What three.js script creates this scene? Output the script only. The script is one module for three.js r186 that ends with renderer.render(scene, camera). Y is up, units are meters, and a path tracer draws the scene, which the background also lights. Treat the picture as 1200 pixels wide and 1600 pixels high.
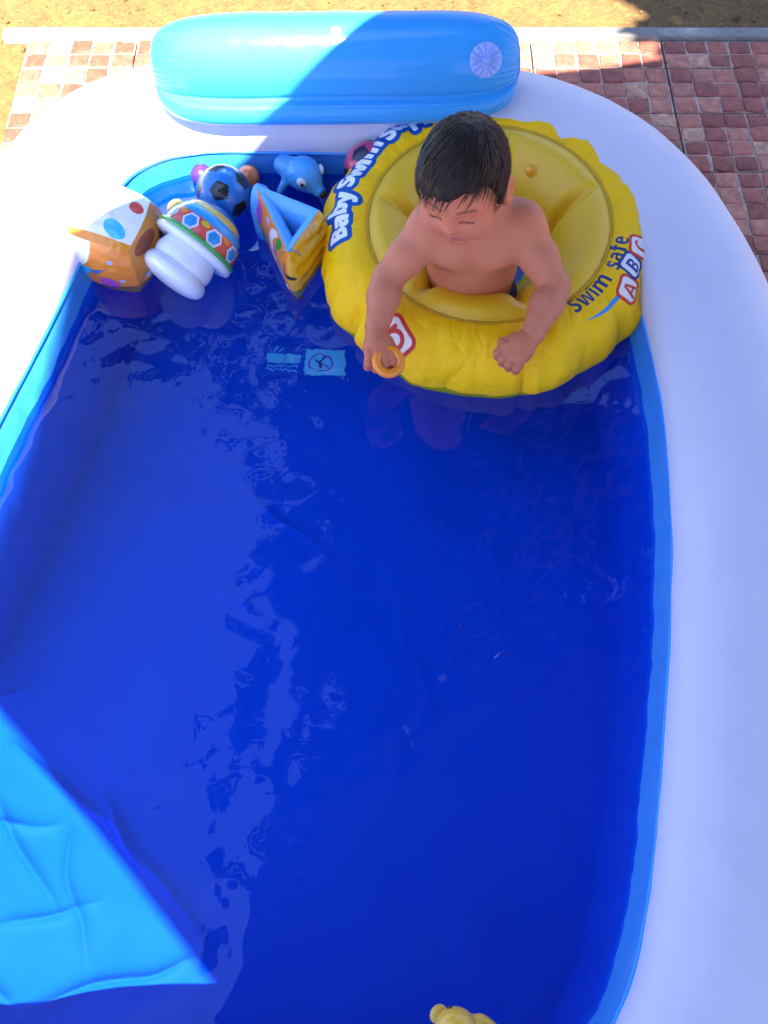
import * as THREE from 'three';
import { MarchingCubes } from 'three/addons/objects/MarchingCubes.js';
import { mergeGeometries, mergeVertices } from 'three/addons/utils/BufferGeometryUtils.js';
import { ImprovedNoise } from 'three/addons/math/ImprovedNoise.js';

// ------------------------------------------------------------------ camera, sky, sun, exposure
const scene = new THREE.Scene();
const camera = new THREE.PerspectiveCamera(56.15, 0.75, 0.02, 400);
camera.position.set(0, 1.72, 0);
camera.rotation.x = THREE.MathUtils.degToRad(-62);

const SUN = new THREE.Vector3(0.05, 1, 0.5).normalize();
const skyTex = (() => {
  const W = 256, H = 128, d = new Float32Array(W * H * 4);
  const zen = [0.058, 0.130, 0.37], hor = [0.31, 0.33, 0.37], low = [0.12, 0.10, 0.08];
  for (let j = 0; j < H; j++) for (let i = 0; i < W; i++) {
    const el = ((j + 0.5) / H - 0.5) * Math.PI, az = ((i + 0.5) / W - 0.5) * 2 * Math.PI;
    const y = Math.sin(el), x = Math.cos(el) * Math.cos(az), z = Math.cos(el) * Math.sin(az);
    const k = (j * W + i) * 4, t = Math.pow(Math.max(0, y), 0.5);
    const s = Math.max(0, x * SUN.x + y * SUN.y + z * SUN.z), glow = 0.25 * Math.pow(s, 12);
    for (let c = 0; c < 3; c++) d[k + c] = y < 0 ? low[c] : hor[c] + (zen[c] - hor[c]) * t + glow * [1, 0.95, 0.85][c];
    d[k + 3] = 1;
  }
  const t = new THREE.DataTexture(d, W, H, THREE.RGBAFormat, THREE.FloatType);
  t.mapping = THREE.EquirectangularReflectionMapping; t.magFilter = THREE.LinearFilter; t.needsUpdate = true;
  return t;
})();
scene.background = skyTex; scene.environment = skyTex;

const sun = new THREE.DirectionalLight(new THREE.Color(1, 0.93, 0.8), 4.8);
sun.position.copy(SUN).multiplyScalar(12).add(new THREE.Vector3(0, 0, -1));
sun.target.position.set(0, 0, -1);
sun.castShadow = true; sun.shadow.mapSize.set(2048, 2048); sun.shadow.radius = 1;
Object.assign(sun.shadow.camera, { left: -5, right: 5, top: 5, bottom: -5, near: 0.5, far: 30 });
scene.add(sun, sun.target);

const renderer = new THREE.WebGLRenderer({ antialias: true });
renderer.toneMapping = THREE.LinearToneMapping;
renderer.toneMappingExposure = 6.2;
renderer.shadowMap.enabled = true;

// ------------------------------------------------------------------ helpers
const V = (x, y, z) => new THREE.Vector3(x, y, z);
let seed = 12345;
const rnd = () => { seed = (seed * 1664525 + 1013904223) >>> 0; return seed / 4294967296; };
const rr = (a, b) => a + (b - a) * rnd();
const noiseGen = new ImprovedNoise();
const noise = (x, y = 0, z = 0) => noiseGen.noise(x + 31.7, y + 11.3, z + 57.1);
const fbm = (x, y, z = 0) => noise(x, y, z) + 0.5 * noise(2.1 * x, 2.1 * y, 2.1 * z + 3) + 0.25 * noise(4.3 * x, 4.3 * y, 4.3 * z + 7);
const clamp = THREE.MathUtils.clamp, lerp = THREE.MathUtils.lerp, sstep = THREE.MathUtils.smoothstep;
const lin = (r, g, b) => new THREE.Color().setRGB(r, g, b);
const std = (r, g, b, roughness = 0.6, extra = {}) => new THREE.MeshStandardMaterial({ color: lin(r, g, b), roughness, ...extra });
const phys = (r, g, b, roughness, extra) => new THREE.MeshPhysicalMaterial({ color: lin(r, g, b), roughness, ...extra });

const used = {};
function numbered(name) { const n = used[name] = (used[name] ?? -1) + 1; return n ? `${name}_${String(n).padStart(3, '0')}` : name; }
function thing(name, label, category, pos = [0, 0, 0], group, kind) {
  const g = new THREE.Group(); g.name = numbered(name); g.position.set(...pos); scene.add(g);
  Object.assign(g.userData, { label, category });
  if (group) g.userData.group = group;
  if (kind) g.userData.kind = kind;
  return g;
}
function part(name, geo, mat, parent, label) {
  const m = new THREE.Mesh(geo, mat); m.name = name; m.castShadow = m.receiveShadow = true; parent.add(m);
  if (label) m.userData.label = label;
  return m;
}
function single(name, geo, mat, label, category, pos = [0, 0, 0], group, kind) {
  const m = new THREE.Mesh(geo, mat); m.name = numbered(name); m.castShadow = m.receiveShadow = true; m.position.set(...pos);
  Object.assign(m.userData, { label, category });
  if (group) m.userData.group = group;
  if (kind) m.userData.kind = kind;
  scene.add(m); return m;
}
// surface fn(u, v) -> Vector3 for u, v in 0..1; the normal is du x dv (flip turns it round)
function surf(nu, nv, fn, flip = false, uvFn) {
  const pos = [], nor = [], uv = [], idx = [], e = 1e-4;
  for (let j = 0; j <= nv; j++) for (let i = 0; i <= nu; i++) {
    const u = i / nu, v = j / nv, p = fn(u, v);
    const du = fn(u + e, v).sub(fn(u - e, v)), dv = fn(u, Math.min(1, v + e)).sub(fn(u, Math.max(0, v - e)));
    const n = du.cross(dv); if (n.lengthSq() < 1e-24) n.set(0, 1, 0); n.normalize(); if (flip) n.negate();
    pos.push(p.x, p.y, p.z); nor.push(n.x, n.y, n.z);
    if (uvFn) uv.push(...uvFn(u, v, p)); else uv.push(u, v);
  }
  for (let j = 0; j < nv; j++) for (let i = 0; i < nu; i++) {
    const a = j * (nu + 1) + i, b = a + 1, c = a + nu + 1, d = c + 1;
    if (flip) idx.push(a, c, b, b, c, d); else idx.push(a, b, c, b, d, c);
  }
  const g = new THREE.BufferGeometry();
  g.setAttribute('position', new THREE.Float32BufferAttribute(pos, 3));
  g.setAttribute('normal', new THREE.Float32BufferAttribute(nor, 3));
  g.setAttribute('uv', new THREE.Float32BufferAttribute(uv, 2));
  g.setIndex(idx); return g;
}
// closed smooth curve through 2-D points -> f(t), t in 0..1
function loop2(pts, tension = 0.5) {
  const c = new THREE.CatmullRomCurve3(pts.map(([x, y]) => V(x, y, 0)), true, 'catmullrom', tension);
  return (t) => c.getPoint(((t % 1) + 1) % 1);
}
function canvasTex(w, h, draw) {
  const c = document.createElement('canvas'); c.width = w; c.height = h;
  draw(c.getContext('2d'), w, h);
  const t = new THREE.CanvasTexture(c); t.colorSpace = THREE.SRGBColorSpace; t.wrapS = t.wrapT = THREE.RepeatWrapping; t.anisotropy = 8;
  return t;
}
function dataTex(w, h, fn, srgb = true) {
  const d = new Uint8Array(w * h * 4);
  for (let j = 0; j < h; j++) for (let i = 0; i < w; i++) {
    const c = fn(i / w, j / h), k = (j * w + i) * 4;
    d[k] = clamp(c[0], 0, 255); d[k + 1] = clamp(c[1], 0, 255); d[k + 2] = clamp(c[2], 0, 255); d[k + 3] = 255;
  }
  const t = new THREE.DataTexture(d, w, h); t.magFilter = THREE.LinearFilter; t.minFilter = THREE.LinearMipmapLinearFilter; t.generateMipmaps = true;
  t.wrapS = t.wrapT = THREE.RepeatWrapping; if (srgb) t.colorSpace = THREE.SRGBColorSpace; t.needsUpdate = true; return t;
}
// noise that repeats over the unit square
function tileNoise(u, v, f, s = 0) {
  const a = 2 * Math.PI; const x = Math.cos(a * u) * f / a, y = Math.sin(a * u) * f / a, z = Math.cos(a * v) * f / a, w = Math.sin(a * v) * f / a;
  return noise(x + s, y + w * 0.7, z + w * 0.5) * 0.7 + noise(x + 9 + s, y - w, z + 4) * 0.5;
}
const white = (s) => Math.sin(s * 127.1 + 311.7) * 43758.5453 % 1;

// ------------------------------------------------------------------ ground: sand, kerb, paving
const WATER = 0.34;
const sandMap = dataTex(512, 512, (u, v) => {
  const n = tileNoise(u, v, 9) * 16 + tileNoise(u, v, 40, 5) * 20 + tileNoise(u, v, 110, 8) * 22 + (rnd() - 0.5) * 26;
  const k = 1 + n / 130;
  return [112 * k, 84 * k, 44 * k];
});
const sandBump = dataTex(512, 512, (u, v) => { const n = 128 + tileNoise(u, v, 14, 2) * 60 + tileNoise(u, v, 60, 3) * 50 + tileNoise(u, v, 150, 3) * 35 + (rnd() - 0.5) * 50; return [n, n, n]; }, false);
{
  const g = new THREE.PlaneGeometry(120, 120); g.rotateX(-Math.PI / 2);
  const uv = g.attributes.uv; for (let i = 0; i < uv.count; i++) uv.setXY(i, uv.getX(i) * 120 / 0.9, uv.getY(i) * 120 / 0.9);
  const m = single('ground', g, std(1, 1, 1, 0.95, { map: sandMap, bumpMap: sandBump, bumpScale: 0.012 }), 'dry tan sandy soil beyond the paving', 'ground', [0, -0.022, 0], null, 'structure');
}
{ // clods and small stones lying in the sand
  const g = new THREE.IcosahedronGeometry(1, 1);
  const p = g.attributes.position; for (let i = 0; i < p.count; i++) { const k = 1 + 0.35 * noise(p.getX(i) * 1.7, p.getY(i) * 1.7, p.getZ(i) * 1.7); p.setXYZ(i, p.getX(i) * k, p.getY(i) * k * 0.7, p.getZ(i) * k); }
  g.computeVertexNormals();
  const N = 5200, im = new THREE.InstancedMesh(g, std(1, 1, 1, 0.95), N), M = new THREE.Matrix4(), q = new THREE.Quaternion(), col = new THREE.Color();
  for (let i = 0; i < N; i++) {
    let x = rr(-2.6, 2.6), z = -2.44 - Math.pow(rnd(), 1.4) * 1.8;
    if (rnd() < 0.22) { x = rr(-2.4, -0.98); z = rr(-2.5, -1.2); }
    const s = 0.0012 + 0.006 * Math.pow(rnd(), 5) + (rnd() < 0.012 ? 0.007 : 0);
    M.compose(V(x, -0.0215 + s * 0.3, z), q.setFromEuler(new THREE.Euler(rr(0, 6), rr(0, 6), rr(0, 6))), V(s * rr(0.8, 1.4), s, s));
    im.setMatrixAt(i, M); const b = rr(0.5, 1.25); im.setColorAt(i, col.setRGB(0.17 * b, 0.115 * b, 0.045 * b));
  }
  im.name = 'sand_clods'; im.castShadow = im.receiveShadow = true;
  Object.assign(im.userData, { label: 'small clods and stones scattered over the tan soil', category: 'pebbles', kind: 'stuff' });
  scene.add(im);
}
const concMap = dataTex(256, 256, (u, v) => { const k = 1 + tileNoise(u, v, 7) * 0.12 + tileNoise(u, v, 40, 4) * 0.12 + (rnd() - 0.5) * 0.16; return [138 * k, 134 * k, 126 * k]; });
{
  const prof = (u, v) => { // rough cast edging with a slightly wavy line
    const x = lerp(-1.05, 3.4, u), w = 0.004 * fbm(x * 3, 2) + 0.003 * noise(x * 17, 4);
    const P = [[-2.392, -0.02], [-2.392, 0.003], [-2.396, 0.006], [-2.428 + w, 0.006 + w * 0.5], [-2.434 + w, 0.0], [-2.436 + w, -0.03]];
    const k = v * 5, i = Math.min(4, Math.floor(k)), f = k - i;
    return V(x, lerp(P[i][1], P[i + 1][1], f), lerp(P[i][0], P[i + 1][0], f));
  };
  single('kerb', surf(160, 5, prof, false, (u, v) => [u * 4.4, v * 0.2]), std(1, 1, 1, 0.9, { map: concMap, bumpMap: concMap, bumpScale: 0.004 }), 'narrow grey concrete edging between the paving and the soil', 'kerb', [0, 0, 0], null, 'structure');
}
// pool outline (inner edge of the white rim, seen from above): x, z
const POOL = loop2([[-0.558, -1.2], [-0.528, -1.35], [-0.47, -1.46], [-0.36, -1.504], [-0.2, -1.505], [-0.03, -1.5], [0.14, -1.49], [0.28, -1.45], [0.385, -1.34], [0.448, -1.14], [0.464, -0.91], [0.451, -0.7], [0.428, -0.54], [0.4, -0.395], [0.372, -0.26], [0.342, -0.14], [0.3, -0.03], [0.23, 0.055], [0.1, 0.1], [-0.12, 0.105], [-0.36, 0.105], [-0.58, 0.125], [-0.74, 0.03], [-0.775, -0.2], [-0.745, -0.45], [-0.685, -0.66], [-0.635, -0.88], [-0.592, -1.05]]);
function poolAt(t, out = 0) { // point on the outline pushed outwards
  const p = POOL(t), a = POOL(t - 0.003), b = POOL(t + 0.003), tx = b.x - a.x, tz = b.y - a.y, l = Math.hypot(tx, tz);
  return V(p.x - (-tz / l) * out * -1 * -1, 0, p.y - (tx / l) * out);
}
const poolPoly = (out, n = 160) => Array.from({ length: n }, (_, i) => { const p = poolAt(i / n, out); return [p.x, p.z]; });
const inside = (x, z, poly) => { let c = false; for (let i = 0, j = poly.length - 1; i < poly.length; j = i++) { const [a, b] = poly[i], [d, e] = poly[j]; if ((b > z) !== (e > z) && x < (d - a) * (z - b) / (e - b) + a) c = !c; } return c; };
{
  const paving = new THREE.Group(); paving.name = 'paving'; scene.add(paving);
  Object.assign(paving.userData, { label: 'terracotta cobble paving slabs around the pool', category: 'paving', kind: 'structure' });
  const bed = new THREE.BoxGeometry(4.34, 0.06, 4.6); bed.translate(1.23, -0.046, -0.08);
  part('paving_bed', bed, std(0.035, 0.026, 0.022, 0.95), paving);
  const grit = (r, g, b, f, s) => dataTex(128, 128, (u, v) => { const k = 1 + tileNoise(u, v, 6, s) * 0.22 + tileNoise(u, v, f, s + 3) * 0.2 + (rnd() - 0.5) * 0.22; return [r * k, g * k, b * k]; });
  const stoneBump = dataTex(128, 128, (u, v) => { const n = 128 + tileNoise(u, v, 9, 1) * 60 + tileNoise(u, v, 40, 2) * 50; return [n, n, n]; }, false);
  const tones = [[176, 104, 80], [164, 92, 70], [146, 76, 58], [182, 116, 90], [190, 138, 108], [156, 84, 66], [172, 108, 86], [138, 72, 54]];
  const stoneMats = tones.map(([r, g, b], i) => std(1, 1, 1, 0.62, { map: grit(r, g, b, 34, i * 2.3), bumpMap: stoneBump, bumpScale: 0.003 }));
  const grout = std(1, 1, 1, 0.9, { map: grit(182, 150, 132, 40, 30) });
  const stoneGeo = (w, d, k) => { // a flat stone with worn, slightly uneven edges
    const h = 0.012, b = 0.005, P = (x, y, z) => [x, y, z], j = () => rr(-0.0022, 0.0022), tilt = rr(-0.012, 0.012), tilz = rr(-0.012, 0.012);
    const c = [[-1, -1], [0, -1.03], [1, -1], [1.03, 0], [1, 1], [0, 1.03], [-1, 1], [-1.03, 0]].map(([x, z]) => [x * w / 2 + j(), z * d / 2 + j()]);
    const pos = [], uv = [], idx = [];
    const ring = (s, y) => c.forEach(([x, z]) => { const px = x - Math.sign(x) * s, pz = z - Math.sign(z) * s; pos.push(px, y + (s ? px * tilt + pz * tilz : 0), pz); uv.push(px / 0.12 + k * 0.37, pz / 0.12 + k * 0.61); });
    ring(0, -h); ring(0, -0.004); ring(b * 0.4, -0.0012); ring(b, 0);
    pos.push(0, 0.0008, 0); uv.push(k * 0.37, k * 0.61);
    for (let r = 0; r < 3; r++) for (let i = 0; i < 8; i++) { const a = r * 8 + i, n = r * 8 + (i + 1) % 8; idx.push(a, a + 8, n, n, a + 8, n + 8); }
    for (let i = 0; i < 8; i++) idx.push(24 + i, 32, 24 + (i + 1) % 8);
    const g = new THREE.BufferGeometry(); g.setAttribute('position', new THREE.Float32BufferAttribute(pos, 3)); g.setAttribute('uv', new THREE.Float32BufferAttribute(uv, 2)); g.setIndex(idx); g.computeVertexNormals(); return g;
  };
  const cols = [-0.98, -0.678, -0.318, 0.042, 0.402, 0.762, 1.122, 1.482, 1.842, 2.202, 2.562, 2.922, 3.282];
  const rows = [-2.385, -2.272, -2.096, -1.882, -1.61, -1.34, -1.07, -0.8, -0.53, -0.26, 0.01, 0.28, 0.55, 0.82, 1.09, 1.36, 1.63, 1.9];
  const counts = [2, 3, 4, 5]; const under = poolPoly(0.12);
  const rest = []; const jobs = [];
  for (let r = 0; r + 1 < rows.length; r++) for (let c = 0; c + 1 < cols.length; c++) {
    const x0 = cols[c] + 0.003, x1 = cols[c + 1] - 0.003, z0 = rows[r] + 0.003, z1 = rows[r + 1] - 0.003;
    const cx = (x0 + x1) / 2, cz = (z0 + z1) / 2;
    const near = cx < 1.35 && cz < -0.9;
    const sg = new THREE.BoxGeometry(x1 - x0, 0.03, z1 - z0); sg.translate(cx, -0.0195 + rr(-0.0006, 0.0006), cz);
    { const uv = sg.attributes.uv, p = sg.attributes.position; for (let i = 0; i < uv.count; i++) uv.setXY(i, p.getX(i) / 0.2, p.getZ(i) / 0.2); }
    const slab = part('paving_slab', sg, grout, paving);
    const nx = c === 0 ? 5 : 6, nz = counts[r] ?? 5, w = (x1 - x0) / nx, d = (z1 - z0) / nz;
    for (let i = 0; i < nx; i++) for (let k = 0; k < nz; k++) {
      const px = x0 + (i + 0.5) * w + rr(-0.002, 0.002), pz = z0 + (k + 0.5) * d + rr(-0.0015, 0.0015);
      if (inside(px, pz, under)) continue;
      jobs.push({ slab, px, pz, w: w - rr(0.003, 0.008), d: d - rr(0.002, 0.007), near, y: rr(-0.002, 0.0012), score: near && px > 0.3 ? Math.hypot(px, pz) : 99 });
    }
  }
  jobs.sort((a, b) => a.score - b.score);
  let n = 0;
  for (const j of jobs) {
    const mi = Math.floor(rnd() * stoneMats.length);
    if (n < 299 && j.score < 99) {
      const m = part('paving_stone', stoneGeo(j.w, j.d, n), stoneMats[mi], j.slab); m.position.set(j.px, j.y, j.pz); n++;
    } else { const g = stoneGeo(j.w, j.d, rnd() * 20); g.translate(j.px, j.y, j.pz); (rest[mi] ??= []).push(g); }
  }
  const all = rest.map((l) => l && mergeGeometries(l)).filter(Boolean), mats = stoneMats.filter((_, i) => rest[i]);
  const more = part('paving_stones', mergeGeometries(all, true), mats, paving); more.userData.kind = 'stuff';
}

// ------------------------------------------------------------------ inflatable pool
const vinylBump = dataTex(256, 256, (u, v) => { const n = 128 + tileNoise(u, v, 5, 7) * 70 + tileNoise(u, v, 18, 2) * 20; return [n, n, n]; }, false);
const whiteVinyl = phys(0.76, 0.76, 0.86, 0.75, { transmission: 0.22, thickness: 0, clearcoat: 0.35, clearcoatRoughness: 0.3, bumpMap: vinylBump, bumpScale: 0.002 });
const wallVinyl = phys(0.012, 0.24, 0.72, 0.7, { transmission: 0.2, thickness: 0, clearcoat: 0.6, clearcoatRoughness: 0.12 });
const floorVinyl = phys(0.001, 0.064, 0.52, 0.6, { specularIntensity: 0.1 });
const cushionVinyl = phys(0.02, 0.42, 0.88, 0.7, { transmission: 0.35, thickness: 0, clearcoat: 0.8, clearcoatRoughness: 0.12 });
const clearVinyl = phys(0.45, 0.62, 0.95, 0.25, { transmission: 0.5, thickness: 0, clearcoat: 0.8, clearcoatRoughness: 0.1 });
const RIM_Y = 0.395, RIM_A = 0.113, RIM_B = 0.082;
const pool = thing('inflatable_pool', 'large inflatable paddling pool with white rim, blue lining and blue backrest', 'pool');
{
  const T = (t) => ((t % 1) + 1) % 1;
  // air-filled rim: elliptical tube, slightly uneven, pinched a little at the inner weld
  const rim = (u, v) => {
    const a = u * 2 * Math.PI, t = T(v), c = Math.cos(a), s = Math.sin(a);
    const bulge = 1 + 0.02 * fbm(Math.cos(t * 6.283) * 2.2 + 5, Math.sin(t * 6.283) * 2.2, 1) + 0.012 * noise(Math.cos(t * 6.283) * 9, Math.sin(t * 6.283) * 9, c);
    const p = poolAt(t, RIM_A + RIM_A * bulge * -c * -1 * (Math.abs(c) ** 0.02));
    const weld = Math.exp(-Math.pow((1 + c) / 0.22, 2)); // puckers that run out from the inner weld
    const wr = 0.0022 * fbm(p.x * 14, p.z * 14, s * 2) * Math.max(0, s) + weld * 0.0035 * Math.max(0, s) * (Math.abs(noise(t * 190, 3)) * 2 - 0.5);
    return V(p.x, RIM_Y + RIM_B * bulge * Math.sign(s) * Math.abs(s) ** 0.9 + wr, p.z);
  };
  part('rim', surf(48, 320, rim, true, (u, v, p) => [p.x / 0.6, p.z / 0.6]), whiteVinyl, pool, 'white air-filled top ring');
  // weld between rim and lining
  const fin = (u, v) => { const a = u * 2 * Math.PI, p = poolAt(T(v), 0.002 - 0.0055 * Math.cos(a)); return V(p.x, 0.389 + 0.003 * Math.sin(a) + 0.0015 * noise(p.x * 20, p.z * 20), p.z); };
  part('weld_seam', surf(8, 320, fin, false), phys(0.01, 0.30, 0.85, 0.4, { clearcoat: 0.6, clearcoatRoughness: 0.1 }), pool);
  // lining wall: a second, blue ring that bulges inwards
  const prof = [[0.004, 0.388], [-0.006, 0.372], [-0.016, 0.35], [-0.028, 0.32], [-0.034, 0.27], [-0.038, 0.2], [-0.034, 0.14], [-0.03, 0.07], [-0.015, 0.03], [-0.02, 0.018]];
  const pc = new THREE.CatmullRomCurve3(prof.map(([x, y]) => V(x, y, 0)));
  const wall = (u, v) => {
    const t = T(v), q = pc.getPoint(clamp(u, 0, 1)), b = POOL(t);
    const side = sstep(-b.y, 0.9, 1.46); // the far end stands steeper
    const w = 0.003 * fbm(b.x * 9 + 4, b.y * 9, q.y * 9) * sstep(0.388 - q.y, 0.0, 0.03) + 0.0025 * noise(t * 160, q.y * 6) * sstep(0.388 - q.y, 0.0, 0.03);
    const p = poolAt(t, q.x * lerp(1, 0.55, side) + w);
    return V(p.x, q.y, p.z);
  };
  const cut = 0.235; // one wall: darker colour below this stands in for underwater darkness
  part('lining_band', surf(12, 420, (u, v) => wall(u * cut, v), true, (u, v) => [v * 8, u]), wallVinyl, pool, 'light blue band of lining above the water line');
  part('lining', surf(28, 420, (u, v) => wall(cut + u * (1 - cut), v), true, (u, v) => [v * 8, u]), floorVinyl, pool, 'lining below the water line, underwater darkness put into its deep blue colour');
  // outer side ring, seen from behind and beside
  const outer = (u, v) => { const a = u * 2 * Math.PI, p = poolAt(T(v), 0.12 + 0.11 * Math.cos(a)); return V(p.x, 0.165 + 0.152 * Math.sin(a), p.z); };
  part('lower_ring', surf(28, 200, outer, false), phys(0.012, 0.24, 0.72, 0.6, { clearcoat: 0.5, clearcoatRoughness: 0.2 }), pool, 'blue lower ring below the white rim');
  // floor sheet, soft wrinkles plus added ridges that imitate caustics
  const N = 150, pos = [], idx = [], uv = [], poly = poolPoly(-0.004, 260);
  const foldsAndCaustics = [[-0.62, -0.42, -0.4, -0.25, 0.012], [-0.47, -0.33, -0.36, -0.2, 0.012], [-0.72, -0.3, -0.52, -0.28, 0.006], [-0.42, -0.27, -0.28, -0.1, 0.009], [-0.55, -0.02, -0.29, -0.09, 0.009], [-0.7, -0.18, -0.55, 0.0, 0.008], [-0.74, -0.46, -0.6, -0.52, 0.006], [-0.66, -0.36, -0.5, -0.14, 0.007], [-0.6, -0.12, -0.44, -0.17, 0.006], [-0.52, -0.3, -0.46, -0.06, 0.006], [-0.7, -0.08, -0.56, -0.03, 0.006], [-0.3, -0.95, -0.1, -0.75, 0.003], [-0.35, -0.72, -0.18, -0.62, 0.002], [0.0, -0.8, 0.1, -0.35, 0.0012], [0.22, -0.95, 0.2, -0.6, 0.001]];  // most ridges sit in the sunlit corner, shaped to suggest caustic lines
  const height = (x, z) => {
    let h = 0.10 + 0.005 * fbm(x * 5, z * 5);
    for (const [ax, az, bx, bz, s] of foldsAndCaustics) {
      const wx = x + 0.022 * noise(z * 9 + ax * 7, 3), wz = z + 0.022 * noise(x * 9 + az * 5, 8);
      const dx = bx - ax, dz = bz - az, L = Math.hypot(dx, dz), t = clamp(((wx - ax) * dx + (wz - az) * dz) / (L * L), 0, 1);
      const d = Math.hypot(wx - ax - dx * t, wz - az - dz * t), w = 0.0075;
      h += 1.9 * s * Math.exp(-d / w) * Math.sin(Math.PI * clamp(t * 0.9 + 0.05, 0, 1));
    }
    return h;
  };
  const x0 = -0.84, x1 = 0.52, z0 = -1.54, z1 = 0.24, NX = 400, NZ = 500;
  for (let j = 0; j <= NZ; j++) for (let i = 0; i <= NX; i++) { const x = lerp(x0, x1, i / NX), z = lerp(z0, z1, j / NZ); pos.push(x, height(x, z), z); uv.push(x, z); }
  for (let j = 0; j < NZ; j++) for (let i = 0; i < NX; i++) {
    const x = lerp(x0, x1, (i + 0.5) / NX), z = lerp(z0, z1, (j + 0.5) / NZ); if (!inside(x, z, poly)) continue;
    const a = j * (NX + 1) + i, b = a + 1, c = a + NX + 1, d = c + 1; idx.push(a, c, b, b, c, d);
  }
  const g = new THREE.BufferGeometry(); g.setAttribute('position', new THREE.Float32BufferAttribute(pos, 3)); g.setAttribute('uv', new THREE.Float32BufferAttribute(uv, 2)); g.setIndex(idx); g.computeVertexNormals();
  const fl = part('pool_floor', g, floorVinyl, pool, 'deep blue vinyl pool floor under water');
  // safety pictograms printed on the floor: drawn wavy and pale to imitate rippling water, not legible
  const sign = canvasTex(512, 256, (c, w, h) => {
    c.fillStyle = '#0346bd'; c.fillRect(0, 0, w, h);
    c.fillStyle = '#7cc8e6'; c.fillRect(250, 16, 262, 224);
    c.fillStyle = '#64b8de'; c.fillRect(4, 70, 214, 74);
    c.fillStyle = '#0346bd'; c.fillRect(108, 70, 8, 74);
    c.strokeStyle = '#6fc0e4'; c.lineWidth = 9; c.lineCap = 'round';
    for (let r = 0; r < 2; r++) for (let x = 8; x < 205; x += 17) { c.beginPath(); c.moveTo(x, 170 + r * 34); c.lineTo(x + 10, 184 + r * 34 - 10 * (x % 3)); c.stroke(); }
    c.beginPath(); c.moveTo(40, 56); c.lineTo(70, 14); c.moveTo(84, 52); c.lineTo(108, 18); c.stroke();
    c.strokeStyle = '#8a4fb4'; c.lineWidth = 12; c.beginPath(); c.arc(352, 128, 74, 0, 7); c.stroke();
    c.beginPath(); c.moveTo(300, 78); c.lineTo(404, 180); c.stroke();
    c.strokeStyle = '#1d3f7e'; c.lineWidth = 13; c.beginPath(); c.moveTo(372, 84); c.lineTo(350, 120); c.lineTo(352, 166); c.moveTo(350, 120); c.lineTo(322, 104); c.stroke();
    c.fillStyle = '#1d3f7e'; c.beginPath(); c.arc(380, 74, 11, 0, 7); c.fill();
  });
  const P0 = [-0.245, -1.255], W = 0.165, D = 0.075;
  const print = surf(40, 20, (u, v) => { const w = 0.006 * noise(u * 9, v * 5), x = P0[0] + u * W + w, z = P0[1] + (1 - v) * D + 0.006 * u + 0.005 * noise(u * 12 + 4, v * 6, 2); return V(x, height(x, z) + 0.002, z); }, false);
  part('safety_print', print, std(1, 1, 1, 0.5, { map: sign }), fl, 'pale safety pictograms with a red prohibition ring printed on the pool floor');
}
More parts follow.
